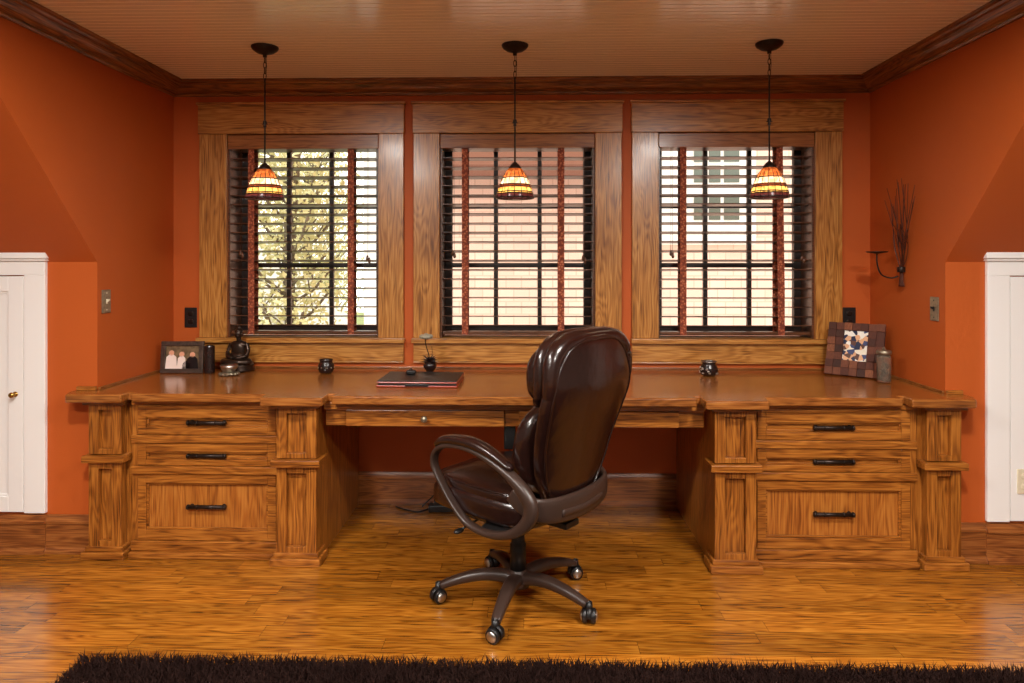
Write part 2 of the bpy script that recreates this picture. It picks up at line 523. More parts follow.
# ------------------------------------------------------------------ knee wall doors
def knee_door(name, sgn, xin, knob):
    """sgn -1: opening runs to the left of xin, +1: to the right"""
    o = empty(name, (xin, YK, .195), kind='structure')
    W = .96
    def X(a, b): return tuple(sorted((xin+sgn*a, xin+sgn*b)))
    bm = B()
    box(bm, *X(0, .105), YK-.022, YK, .195, 1.365)
    box(bm, *X(W-.105, W), YK-.022, YK, .195, 1.365)
    box(bm, *X(0, W), YK-.022, YK, 1.365, 1.435)
    obj('casing', bm, 'white', o, world=True, bevel=.003)
    bm = B()
    box(bm, *X(-.010, W+.01), YK-.034, YK, 1.435, 1.447)
    box(bm, *X(-.018, W+.018), YK-.044, YK, 1.447, 1.478)
    obj('cap_moulding', bm, 'white', o, world=True, bevel=.003)
    bm = B()
    x0, x1 = X(.109, W-.109); z0, z1 = .200, 1.360; s = .075
    box(bm, x0, x0+s, YK-.020, YK, z0, z1); box(bm, x1-s, x1, YK-.020, YK, z0, z1)
    box(bm, x0+s, x1-s, YK-.020, YK, z0, z0+s); box(bm, x0+s, x1-s, YK-.020, YK, z1-s, z1)
    box(bm, x0+s, x1-s, YK-.008, YK, z0+s, z1-s)
    box(bm, x0+s, x1-s, YK-.013, YK-.008, z0+s, z0+s+.012); box(bm, x0+s, x1-s, YK-.013, YK-.008, z1-s-.012, z1-s)
    box(bm, x0+s, x0+s+.012, YK-.013, YK-.008, z0+s+.012, z1-s-.012); box(bm, x1-s-.012, x1-s, YK-.013, YK-.008, z0+s+.012, z1-s-.012)
    leaf = obj('door_leaf', bm, 'white', o, world=True, bevel=.002)
    if knob:
        bm = B(); lathe(bm, [(.013, 0), (.013, -.004), (.005, -.006), (.005, -.016), (.010, -.020), (.014, -.026), (.012, -.033), (.004, -.036)], 20, (xin+sgn*.148, YK-.020, .780), 'Y')
        obj('knob', bm, 'brass', leaf, world=True, smooth=True)['label'] = 'small brass knob'
    return o
knee_door('door_1', -1, -2.378, True)
knee_door('door_2', 1, 2.175, False)

# ------------------------------------------------------------------ windows
for i, (x0, x1) in enumerate(WINS):
    o = empty('window_%d' % (i+1), ((x0+x1)/2, 0, WZ0), kind='structure')
    cw = (.155, .155) if i != 0 else (.165, .15)
    cx0, cx1 = x0-cw[0], x1+cw[1]
    # casing
    obj('side_casing', B1(cx0, x0, -.022, 0, WZ0+.006, WZ1), 'trimz', o, world=True, bevel=.003, origin=(x0, 0, WZ0))
    obj('side_casing', B1(x1, cx1, -.022, 0, WZ0+.006, WZ1), 'trimz', o, world=True, bevel=.003, origin=(x1, 0, WZ0))
    obj('head_casing', B1(cx0-.004, cx1+.004, -.030, 0, WZ1, 2.362), 'trimx', o, world=True, bevel=.003, origin=(x0, 0, WZ1))
    bm = B(); box(bm, cx0-.012, cx1+.012, -.042, 0, 2.362, 2.376)
    obj('head_cap', bm, 'trimx', o, world=True, bevel=.003, origin=(x0, 0, WZ1))
    bm = B(); box(bm, cx0-.008, cx1+.008, -.052, 0, WZ0-.022, WZ0+.006); box(bm, x0, x1, 0, .15, WZ0-.002, WZ0+.006)
    obj('sill', bm, 'trimx', o, world=True, bevel=.004, origin=(x0, 0, WZ0))
    bm = B(); box(bm, cx0, cx1, -.020, 0, .842, WZ0-.022); box(bm, cx0, cx1, -.026, 0, .834, .842)
    obj('apron', bm, 'trimx', o, world=True, bevel=.003, origin=(x0, 0, WZ0))
    # jamb lining
    bm = B(); t = .012
    box(bm, x0, x0+t, .002, .215, WZ0+.006, WZ1); box(bm, x1-t, x1, .002, .215, WZ0+.006, WZ1); box(bm, x0+t, x1-t, .002, .215, WZ1-t, WZ1)
    obj('jamb', bm, 'blind', o, world=True)
    # sash with three by three lights
    bm = B(); a0, a1, b0, b1 = x0+t, x1-t, WZ0+.006, WZ1-t; f = .042; yy = (.165, .205)
    box(bm, a0, a0+f, *yy, b0, b1); box(bm, a1-f, a1, *yy, b0, b1)
    box(bm, a0+f, a1-f, *yy, b0, b0+.055); box(bm, a0+f, a1-f, *yy, b1-f, b1)
    g0, g1 = a0+f, a1-f; h0, h1 = b0+.055, b1-f
    off = (-.015, 0, .0)[i]
    for k in (1, 2):
        xm = g0+(g1-g0)*k/3+off
        box(bm, xm-.013, xm+.013, .172, .198, h0, h1)
    for k, zm in enumerate((1.41, 1.775)):
        hh = .014 if k == 0 else .016
        box(bm, g0, g1, .170, .200, zm-hh, zm+hh)
    sash = obj('sash', bm, 'sash', o, world=True, bevel=.002)
    obj('glass_pane', B1(g0, g1, .183, .186, h0, h1), 'glass', sash, world=True)

# ------------------------------------------------------------------ wooden blinds
for i, (x0, x1) in enumerate(WINS):
    lab = ['dark wooden blind with red patterned tapes in the left window, trees behind it',
           'dark wooden blind with red patterned tapes in the middle window behind the office chair',
           'dark wooden blind with red patterned tapes in the right window, white neighbouring window behind it'][i]
    o = thing('wooden_blind', lab, 'blind', ((x0+x1)/2, .05, WZ0+.01), group='wooden blinds in the three windows')
    e = .014
    obj('valance', B1(x0+.003, x1-.003, -.012, .006, 2.103, WZ1-.004), 'valance', o, world=True, bevel=.003)
    obj('head_rail', B1(x0+e, x1-e, .010, .072, 2.120, 2.172), 'blind', o, world=True)
    bm = B(); z = 1.050; rng = random.Random(i)
    while z < 2.112:
        cyy, hw, tt = .042, .032, .0022; tl = R(-8.5+rng.uniform(-1.2, 1.2))
        dy, dz = math.cos(tl)*hw, math.sin(tl)*hw
        sag = rng.uniform(-.0015, .0015)
        prism(bm, [(cyy-dy, z-dz-tt), (cyy+dy, z+dz-tt), (cyy+dy, z+dz+tt), (cyy-dy, z-dz+tt)], lambda p, t: (t, p[0], p[1]+(sag if t > (x0+x1)/2 else 0)), x0+e, x1-e)
        z += .0553
    obj('slats', bm, 'blind', o, world=True)
    obj('bottom_rail', B1(x0+e, x1-e, .014, .070, 1.000, 1.018), 'blind', o, world=True, bevel=.003)
    tp = [(.135, .735), (.148, .718), (.150, .712)][i]
    for q, t0 in enumerate(tp):
        bm = B(); tw = .019
        xc = x0+t0
        for yy, ym in ((.0095, .0105), (.0735, .0745)):
            dx = .012 if (i == 2 and q == 1 and yy < .05) else 0
            prism(bm, [(xc-tw-dx*0, 2.118), (xc+tw-dx*0, 2.118), (xc+tw+dx, 1.25), (xc+tw+dx, .999), (xc-tw+dx, .999), (xc-tw+dx*.6, 1.4)], lambda p, t: (p[0], t, p[1]), yy, ym)
        obj('ladder_tape', bm, 'tape', o, world=True)['label'] = 'red brown patterned cloth tape'
    for xc, zz in ((x0+.075, 1.50), (x1-.07, 1.47)):
        bm = B(); tube(bm, [(xc, .0, 2.11), (xc, 0, zz)], .0012, 5); tube(bm, [(xc+.008, .0, 2.11), (xc+.01, 0, zz-.01)], .0012, 5)
        lathe(bm, [(.002, 0), (.006, -.008), (.009, -.026), (.006, -.034), (.003, -.036)], 10, (xc, 0, zz+.002))
        lathe(bm, [(.002, 0), (.006, -.008), (.009, -.026), (.006, -.034), (.003, -.036)], 10, (xc+.012, 0, zz-.012))
        obj('pull_cord', bm, 'blind', o, world=True, smooth=True)

# ------------------------------------------------------------------ desk
ZT = .80
DESKG = 'built-in oak desk units'
out = [(XL+.002, -.002), (XL+.002, YK-.002), (-2.235, YK-.002), (-2.235, -.800), (-2.205, -.868), (-1.937, -.868), (-1.937, -.800), (-1.905, -.800), (-1.905, -.838),
       (-1.262, -.838), (-1.250, -.925), (-.960, -.925), (-.960, -.815), (-.930, -.815), (-.930, -.876),
       (.775, -.890), (.775, -.830), (.800, -.830), (.800, -.950), (1.085, -.950), (1.100, -.862), (1.728, -.862), (1.728, -.810), (1.755, -.810), (1.755, -.888),
       (2.045, -.888), (2.075, -.820), (2.075, YK-.002), (XR-.002, YK-.002), (XR-.002, -.002)]
bm = B(); prism(bm, out, lambda p, t: (p[0], p[1], t), ZT-.040, ZT)
top = tag(obj('desktop', bm, 'top', bevel=.007, seg=3), 'long glossy brown oak desktop running under the three windows', 'desktop')
bm = B()
box(bm, XL+.003, XL+.015, YK, -.014, ZT, ZT+.012); box(bm, XR-.015, XR-.003, YK, -.014, ZT, ZT+.012); box(bm, XL+.003, XR-.003, -.014, -.003, ZT, ZT+.010)
obj('scribe_moulding', bm, 'crownx', top, bevel=.002)
bm = B(); box(bm, -2.225, XL+.002, YK-.018, YK-.002, ZT, ZT+.018); obj('end_moulding', bm, 'oakx', top, bevel=.003)
obj('end_moulding', B1(XR-.002, 2.065, YK-.018, YK-.002, ZT, ZT+.018), 'oakx', top, bevel=.003)

def panel_front(bm, x0, x1, z0, z1, yf, s, depth=.012, th=.024, skip=False):
    """frame-and-panel front; yf = face plane (towards -Y), body behind it"""
    yb = yf+th
    if isinstance(s, (int, float)): s = (s, s, s, s)   # left right bottom top
    l, r, b, t = s
    box(bm, x0, x0+l, yf, yb, z0, z1); box(bm, x1-r, x1, yf, yb, z0, z1)
    box(bm, x0+l, x1-r, yf, yb, z0, z0+b); box(bm, x0+l, x1-r, yf, yb, z1-t, z1)
    if not skip: box(bm, x0+l, x1-r, yf+depth, yb, z0+b, z1-t)

def pilaster(parent, x0, x1, yf, yb):
    yf = yf+.0
    p = obj('pilaster', B1(x0+.003, x1-.003, yf+.030, yb, .03, ZT-.046), 'oakz', parent, world=True, origin=((x0+x1)/2, yb, 0))
    bm = B(); panel_front(bm, x0, x1, .055, .462, yf, (.048, .048, .03, .03), .024, .030)
    obj('lower_panel', bm, 'oakz', p, world=True, bevel=.002, origin=((x0+x1)/2, yf, .05))
    bm = B(); panel_front(bm, x0, x1, .502, .745, yf, (.048, .048, .025, .03), .024, .030)
    obj('upper_panel', bm, 'oakz', p, world=True, bevel=.002, origin=((x0+x1)/2, yf, .5))
    obj('middle_band', B1(x0-.022, x1+.022, yf-.024, yb, .464, .498), 'oakx', p, world=True, bevel=.004)
    bm = B(); box(bm, x0-.012, x1+.012, yf-.012, yb, .036, .058); box(bm, x0-.024, x1+.024, yf-.026, yb, 0.0, .036)
    obj('plinth', bm, 'oakx', p, world=True, bevel=.004)
    obj('top_moulding', B1(x0-.02, x1+.02, yf-.018, yb, .742, .7595), 'crownx', p, world=True, bevel=.003)

def bar_handle(parent, xc, yf, z, w_=.092):
    bm = B()
    tube(bm, [(xc-w_, yf-.022, z), (xc+w_, yf-.022, z)], .0100, 10)
    for sx in (-1, 1):
        lathe(bm, [(.010, 0), (.010, -.004), (.006, -.007), (.006, -.022)], 12, (xc+sx*(w_-.014), yf, z), 'Y')
        lathe(bm, [(.0115, -.005), (.0130, 0), (.0115, .005)], 12, (xc+sx*(w_-.002), yf-.022, z), 'X')
        lathe(bm, [(.0110, -.003), (.0120, 0), (.0110, .003)], 12, (xc+sx*.045, yf-.022, z), 'X')
    obj('handle', bm, 'iron', parent, world=True, smooth=True)['label'] = 'dark bronze bar handle'

def cabinet(label, xo, xi, yo, ym, yi, wo=.185, wi=.19):
    """xo outer edge of outer pilaster, xi inner edge of inner pilaster (signed)"""
    s = 1 if xo < xi else -1
    def X(a, b): return tuple(sorted((a, b)))
    o = thing('drawer_cabinet', label, 'cabinet', ((xo+xi)/2, ym, 0), group='drawer cabinets of the built-in desk')
    o0 = xo+s*wo; i0 = xi-s*wi                     # inner edges of pilasters
    cheekx = (XL if s > 0 else XR)+s*.003
    a, b = X(cheekx, xi-s*.004)
    bm = B(); box(bm, a, b, ym+.030, -.030, .0, ZT-.041)
    obj('carcass', bm, 'oakz', o, world=True)
    pilaster(o, *X(xo, o0), yo, YK-.002 if True else 0)
    pilaster(o, *X(i0, xi), yi, ym+.030)
    a, b = X(o0+s*.036, i0)
    # face frame
    for q in (a, b-.028):
        obj('stile', B1(q, q+.028, ym+.004, ym+.030, .08, .745), 'oakz', o, world=True, bevel=.002)
    for z0, z1, pr in ((.735, .759, .006), (.552, .590, .008), (.402, .440, .010)):
        obj('rail', B1(a, b, ym-pr, ym+.030, z0, z1), 'oakx', o, world=True, bevel=.004, origin=(a, ym, z0))
    bm = B(); box(bm, a, b, ym-.010, ym+.030, .030, .078); box(bm, a, b, ym-.034, ym+.030, 0, .030)
    obj('base_moulding', bm, 'oakx', o, world=True, bevel=.005)
    a += .030; b -= .030; xc = (a+b)/2
    fl = .030
    for z0, z1, bt, hz in ((.592, .733, (.036, .060), .6575), (.442, .550, (.030, .042), .502), (.080, .400, (.050, .044), .236)):
        bm = B(); wide = z1 < .42
        panel_front(bm, a, b, z0, z1, ym, (fl+.01, fl+.01, bt[0], bt[1]), .018, .028, wide)
        # small bead around the panel
        ax, bx, az, bz = a+fl+.01, b-fl-.01, z0+bt[0], z1-bt[1]
        for q in ((ax, bx, az, az+.009), (ax, bx, bz-.009, bz), (ax, ax+.009, az+.009, bz-.009), (bx-.009, bx, az+.009, bz-.009)):
            box(bm, q[0], q[1], ym+.007, ym+.019, q[2], q[3])
        d = obj('drawer', bm, 'oakx', o, world=True, bevel=.002, origin=(xc, ym, z0))
        if wide: obj('panel', B1(ax, bx, ym+.018, ym+.028, az, bz), 'oakx2', d, world=True)['label'] = 'smoother lighter oak panel with upright grain'
        bar_handle(d, xc, ym+.018, (az+bz)/2)
    return o
M['oakx2'] = wood('desk_oak_wide_panel', 2, srgb(112, 56, 18), srgb(160, 92, 32), srgb(184, 118, 50), gs=.8)
cabinet('left oak drawer cabinet of the built-in desk, three drawers with dark bar handles', -2.128, -1.005, -.812, -.785, -.862, .160)
cabinet('right oak drawer cabinet of the built-in desk, three drawers with dark bar handles', 2.010, .855, -.832, -.812, -.890, .158)

# centre apron with two pencil drawers
o = thing('desk_apron', 'shallow oak apron with two pencil drawers over the knee space of the desk', 'desk apron', (-.08, -.83, .64))
bm = B()
box(bm, -.983, .833, -.780, -.760, .640, .759)
box(bm, -.983, .833, -.812, -.780, .724, .759)
obj('apron_board', bm, 'oakx', o, world=True, bevel=.003)
for x0, x1 in ((-.880, -.120), (-.050, .710)):
    d = obj('pencil_drawer', B1(x0, x1, -.802, -.781, .643, .720), 'oakx', o, world=True, bevel=.003, origin=((x0+x1)/2, -.83, .64))
    bm = B(); lathe(bm, [(.010, 0), (.010, -.003), (.006, -.006), (.006, -.016), (.013, -.020), (.016, -.027), (.012, -.034), (.003, -.036)], 18, ((x0+x1)/2, -.802, .682), 'Y')
    obj('knob', bm, 'nickel', d, world=True, smooth=True)['label'] = 'round metal knob'

# ------------------------------------------------------------------ office chair
def office_chair():
    c = thing('office_chair', 'dark brown leather executive swivel chair on a five star base, turned towards the desk', 'office chair', (-.048, -1.181, 0), R(142))
    # --- base
    bm = B()
    lathe(bm, [(.030, .060), (.048, .064), (.052, .090), (.048, .118), (.036, .128), (.036, .135)], 28)
    hub = obj('base_hub', bm, 'chairplastic', c, smooth=True)
    for k in range(5):
        a = R(42+72*k)     # world 184 deg - chair 142
        d = Vector((math.cos(a), math.sin(a), 0)); s = Vector((-d.y, d.x, 0))
        P = [d*r+Vector((0, 0, z)) for r, z in ((.025, .098), (.09, .112), (.16, .112), (.23, .100), (.29, .083), (.325, .070))]
        pts = smooth_path(P, 4)
        n = len(pts)
        wa = [.033-.014*i/(n-1) for i in range(n)]; wb = [.026-.012*i/(n-1) for i in range(n)]
        bm = B(); sweep(bm, pts, (d.cross(Vector((0, 0, 1)))), wa, wb, 12, p=3)
        obj('base_arm', bm, 'chairplastic', c, smooth=True)
        # caster
        q = d*.335
        bm = B()
        lathe(bm, [(.006, .045), (.006, .082), (.013, .084), (.015, .062), (.015, .048), (.006, .046)], 14, (q.x, q.y, 0))
        # hood over wheels
        sw = a+R(35+40*k); wd = Vector((math.cos(sw), math.sin(sw), 0)); ws = Vector((-wd.y, wd.x, 0))
        hp = [q+wd*.004+(-wd*math.cos(t)*.031+Vector((0, 0, .0315+math.sin(t)*.031))) for t in [R(x) for x in range(-10, 191, 20)]]
        sweep(bm, hp, ws, .011, .003, 8, p=4)
        cs = obj('caster', bm, 'black', c, smooth=True)
        for sg in (-1, 1):
            bm = B(); ctr = q+ws*sg*.017+Vector((0, 0, .029))
            m = Matrix.Translation(ctr) @ Matrix.Rotation(sw+R(90), 4, 'Z')
            b2 = B(); lathe(b2, [(.010, -.010), (.026, -.010), (.029, -.006), (.029, .006), (.026, .010), (.010, .010)], 22, axis='X')
            b2.transform(m); 
            obj('wheel', b2, 'black', cs, smooth=True)
            b3 = B(); lathe(b3, [(.021, .0095*sg), (.020, .013*sg), (.013, .0165*sg), (.004, .018*sg)], 20, axis='X'); b3.transform(m)
            obj('wheel_cap', b3, 'silver', cs, smooth=True)['label'] = 'silver wheel cap'
            bm.free()
    bm = B(); lathe(bm, [(.034, .13), (.034, .24), (.028, .245), (.028, .345), (.045, .352), (.045, .370)], 24)
    obj('gas_lift', bm, 'black', c, smooth=True, bevel=0)
    bm = B(); box(bm, -.15, .13, -.09, .09, .365, .40); box(bm, -.28, -.12, -.045, .045, .375, .40)
    box(bm, -.20, .18, -.23, .23, .398, .408)
    me = obj('tilt_mechanism', bm, 'black', c, bevel=.008)
    bm = B(); tube(bm, smooth_path([(.06, .05, .385), (.06, .18, .380), (.07, .27, .365)], 4), .005, 8); ell(bm, (.072, .285, .360), (.014, .026, .010))
    obj('tilt_lever', bm, 'black', c, smooth=True)
    bm = B(); tube(bm, smooth_path([(.10, -.05, .385), (.12, -.20, .375), (.13, -.29, .372)], 4), .005, 8); ell(bm, (.13, -.30, .370), (.013, .026, .009))
    obj('height_lever', bm, 'black', c, smooth=True)

    # --- seat: lower bulging cushion and upper piped cushion
    def seatf(cz, hz, hx, hy, puff):
        def f(a, b, d):
            x = .035+a*hx; y = b*hy*(1-.06*max(0, -a))
            z = cz+d*hz+puff*d*(1-a*a)*(1-b*b)
            z += .018*(a*.6) - .035*max(0, a-.55)**1.2*1.5     # slight pitch and waterfall
            return (x, y, z)
        return f
    bm = B(); blob(bm, seatf(.462, .066, .280, .262, .0), 4.6, 16)
    st = obj('seat', bm, 'leather', c, smooth=True)
    bm = B(); blob(bm, seatf(.520, .030, .272, .252, .014), 4.6, 16)
    obj('seat_cushion', bm, 'leather', st, smooth=True)
    bm = B()
    loop = []
    for k in range(48):
        t = 2*math.pi*k/48; ca, sa = math.cos(t), math.sin(t)
        mm = (abs(ca)**4.2+abs(sa)**4.2)**(1/4.2); a, b = ca/mm, sa/mm
        loop.append(Vector(seatf(.520, .030, .272, .252, 0)(a*.985, b*.985, .62)))
    tube(bm, loop, .0045, 6, True)
    obj('seat_piping', bm, 'leather', st, smooth=True)

    # --- back
    def xr(z):      # rear surface line of the back, local x by height
        t = (z-.5)/.65
        u_ = min(1, max(0, (z-.68)/.30)); u_ = u_*u_*(3-2*u_)
        return -.305-.105*t-.034*u_+.055*max(0, t-.72)*2.0
    def shell(a, b, d):
        z = .808+d*.345
        wdt = .208+.078*min(1, max(0, (z-.55)/.36))**.9
        wdt *= 1-.06*max(0, (z-1.0)/.15)
        bowl = .030*b*b                                # wraps forward at the sides
        return (xr(z)+.030+a*.034+bowl-.010*(1-d*d)*(1 if a < 0 else 0), b*wdt, z)
    bm = B(); blob(bm, shell, 3.4, 18)
    sh = obj('backrest', bm, 'leather', c, smooth=True)
    # welt round the rear panel
    bm = B(); loop = []
    for k in range(64):
        t = 2*math.pi*k/64; ca, sa = math.cos(t), math.sin(t)
        mm = (abs(ca)**3.4+abs(sa)**3.4)**(1/3.4)
        b, d = ca/mm*.94, sa/mm*.95
        v = Vector(shell(-.62, b, d)); loop.append(v)
    tube(bm, loop, .0055, 6, True)
    obj('back_welt', bm, 'leather', sh, smooth=True)
    def pill(z0, z1, w0, w1, dep, off, crease=0, e=0):
        cz, hz = (z0+z1)/2, (z1-z0)/2
        def f(a, b, d):
            z = cz+d*hz
            wdt = w0+(w1-w0)*(d+1)/2
            dd = dep*(1-.10*b*b)
            x = xr(cz)*(.35)+xr(z)*.65+off+a*dd+.018*b*b
            if crease and a > 0: x -= crease*math.exp(-((abs(b)-.45)/.10)**2)*a
            return (x, b*wdt, z)
        return f
    bm = B(); blob(bm, pill(.500, .895, .232, .262, .072, .125, .012), 2.9, 18)
    obj('lumbar_cushion', bm, 'leather', sh, smooth=True)
    bm = B(); blob(bm, pill(.876, 1.132, .274, .272, .078, .116, .008), 2.7, 18)
    obj('head_cushion', bm, 'leather', sh, smooth=True)
    # two rolled folds going over the top and the sides
    def arch(r, off, w_, zt):
        P = [(xr(.90)+off, w_*1.0, .90), (xr(.96)+off, w_*1.03, .97), (xr(1.05)+off, w_*1.0, 1.05), (xr(1.1)+off, w_*.86, zt-.035), (xr(1.13)+off, w_*.55, zt-.006), (xr(1.15)+off, 0, zt),
             (xr(1.13)+off, -w_*.55, zt-.006), (xr(1.1)+off, -w_*.86, zt-.035), (xr(1.05)+off, -w_*1.0, 1.05), (xr(.96)+off, -w_*1.03, .97), (xr(.90)+off, -w_*1.0, .90)]
        pts = smooth_path(P, 5); n = len(pts)
        rr = [r*(.45+.55*math.sin(math.pi*i/(n-1))**.5) for i in range(n)]
        b_ = B(); sweep(b_, pts, (0, .1, 1), rr, rr, 12)
        obj('rolled_edge', b_, 'leather', sh, smooth=True)
    arch(.038, .052, .256, 1.136); arch(.036, .104, .246, 1.136)

    # --- plastic cradle round the back bottom
    bm = B()
    P = [(-.19, .276, .560), (-.240, .268, .530), (-.283, .232, .507), (-.308, .172, .495), (-.320, .09, .488), (-.324, 0, .486),
         (-.320, -.09, .488), (-.308, -.172, .495), (-.283, -.226, .507), (-.235, -.252, .530), (-.18, -.264, .560)]
    pts = smooth_path(P, 5); n = len(pts)
    wa = [.030+.022*math.sin(math.pi*i/(n-1)) for i in range(n)]
    sweep(bm, pts, (0, 0, 1), wa, .014, 14, p=3.2)
    cr = obj('back_cradle', bm, 'chairplastic', c, smooth=True)
    for s in ():   # upswept wings at the back's sides
        bm = B(); pts = smooth_path([(-.335, s*.222, .485), (-.338, s*.243, .55), (-.338, s*.250, .63), (-.345, s*.252, .70)], 5); n = len(pts)
        sweep(bm, pts, (0, 1, 0), .010, [.030-.022*i/(n-1) for i in range(n)], 10, p=2.6)
        obj('cradle_wing', bm, 'chairplastic', cr, smooth=True)
    bm = B(); pts = smooth_path([(-.329, .14, .480), (-.339, 0, .474), (-.329, -.14, .480)], 6)
    sweep(bm, pts, (0, 0, 1), .014, .005, 8, p=3); obj('cradle_inset', bm, 'chairplastic', cr, smooth=True)
    # --- arms
    for s in (-1, 1):
        P = [(.218, .600, 9, 20), (.205, .655, 10, 22), (.140, .690, 11, 26), (.030, .697, 11, 27), (-.080, .675, 12, 27), (-.180, .632, 16, 26), (-.245, .585, 24, 24), (-.285, .530, 30, 20),
             (-.268, .470, 26, 20), (-.195, .412, 18, 20), (-.085, .384, 13, 20), (.030, .400, 11, 20), (.115, .465, 9, 19), (.180, .540, 8, 19)]
        ay = .278 if s > 0 else .270
        kx = 1.0 if s > 0 else .74
        pts = smooth_path([(a*kx if a > 0 or s < 0 and a > -.27 else (a if s > 0 else -.215), s*ay, z) for a, z, *_ in P], 5, True)
        rad = smooth_path([(q[2]/1000, q[3]/1000, 0) for q in P], 5, True)
        bm = B(); sweep(bm, pts, (0, 1, 0), [r.y for r in rad], [r.x for r in rad], 12, True, p=3)
        ar = obj('arm', bm, 'chairplastic', c, smooth=True)
        pp = smooth_path([(.205*kx, s*ay, .680), (.15*kx, s*ay, .711), (.03*kx, s*ay, .722), (-.08, s*ay, .701), (-.195, s*ay, .652)], 6); n = len(pp)
        prof = [max(.25, math.sin(math.pi*(i+.6)/(n+.2))**.35) for i in range(n)]
        bm = B(); sweep(bm, pp, (0, 1, 0), [.034*q for q in prof], [.020*q for q in prof], 14, p=2.6)
        obj('arm_pad', bm, 'leather', ar, smooth=True)
        # bracket under the seat
        bm = B(); pts = smooth_path([(-.08, s*.270, .386), (-.08, s*.22, .398), (-.08, s*.10, .402)], 5)
        sweep(bm, pts, (1, 0, 0), .06, .007, 10, p=4); obj('arm_bracket', bm, 'black', ar, smooth=True)
    return c
office_chair()

# ------------------------------------------------------------------ shag rug
def rug():
    x0, x1, y0, y1 = -1.585, 2.75, -3.9, -1.690
    o = thing('shag_rug', 'dark chocolate brown shag rug lying on the oak floor in the foreground', 'rug', ((x0+x1)/2, (y0+y1)/2, 0))
    bm = B(); box(bm, x0+.02, x1-.02, y0+.02, y1-.02, .001, .018); obj('rug_backing', bm, 'shag', o, world=True)
    rs = np.random.RandomState(3)
    n1, n2 = 62000, 26000
    X = np.concatenate([rs.uniform(x0, x1, n1), rs.uniform(x0, x1, n2)])
    Y = np.concatenate([rs.uniform(-2.05, y1, n1), rs.uniform(y0, -2.05, n2)])
    n = len(X); h = rs.uniform(.022, .042, n)*(1+.25*np.sin(X*9+rs.rand(n))*np.sin(Y*13)); a = rs.uniform(0, 2*np.pi, n); lean = rs.uniform(.004, .026, n)
    wv = rs.uniform(.0012, .0024, n); b = rs.uniform(0, 2*np.pi, n)
    wv[n1:] *= 1.6
    z0 = .012
    dx, dy = np.cos(a)*lean, np.sin(a)*lean; px, py = np.cos(b)*wv, np.sin(b)*wv
    V = np.zeros((n, 5, 3))
    V[:, 0] = np.stack([X-px, Y-py, np.full(n, z0)], 1); V[:, 1] = np.stack([X+px, Y+py, np.full(n, z0)], 1)
    V[:, 2] = np.stack([X+px+dx*.4, Y+py+dy*.4, z0+h*.6], 1); V[:, 3] = np.stack([X-px+dx*.4, Y-py+dy*.4, z0+h*.6], 1)
    V[:, 4] = np.stack([X+dx*1.3, Y+dy*1.3, z0+h], 1)
    V = V.reshape(-1, 3) - np.array(o.location)
    i = np.arange(n)*5
    quads = np.stack([i, i+1, i+2, i+3], 1); tris = np.stack([i+3, i+2, i+4], 1)
    me = bpy.data.meshes.new('pile')
    me.vertices.add(len(V)); me.vertices.foreach_set('co', V.ravel())
    loops = np.concatenate([quads.ravel(), tris.ravel()]).astype(np.int32)
    me.loops.add(len(loops)); me.loops.foreach_set('vertex_index', loops)
    st = np.concatenate([np.arange(n)*4, n*4+np.arange(n)*3]).astype(np.int32)
    me.polygons.add(2*n); me.polygons.foreach_set('loop_start', st)
    me.update(calc_edges=True); me.validate()
    me.materials.append(M['shag'])
    p = bpy.data.objects.new('pile', me); COL.objects.link(p); p.parent = o; p['kind'] = 'stuff'
rug()

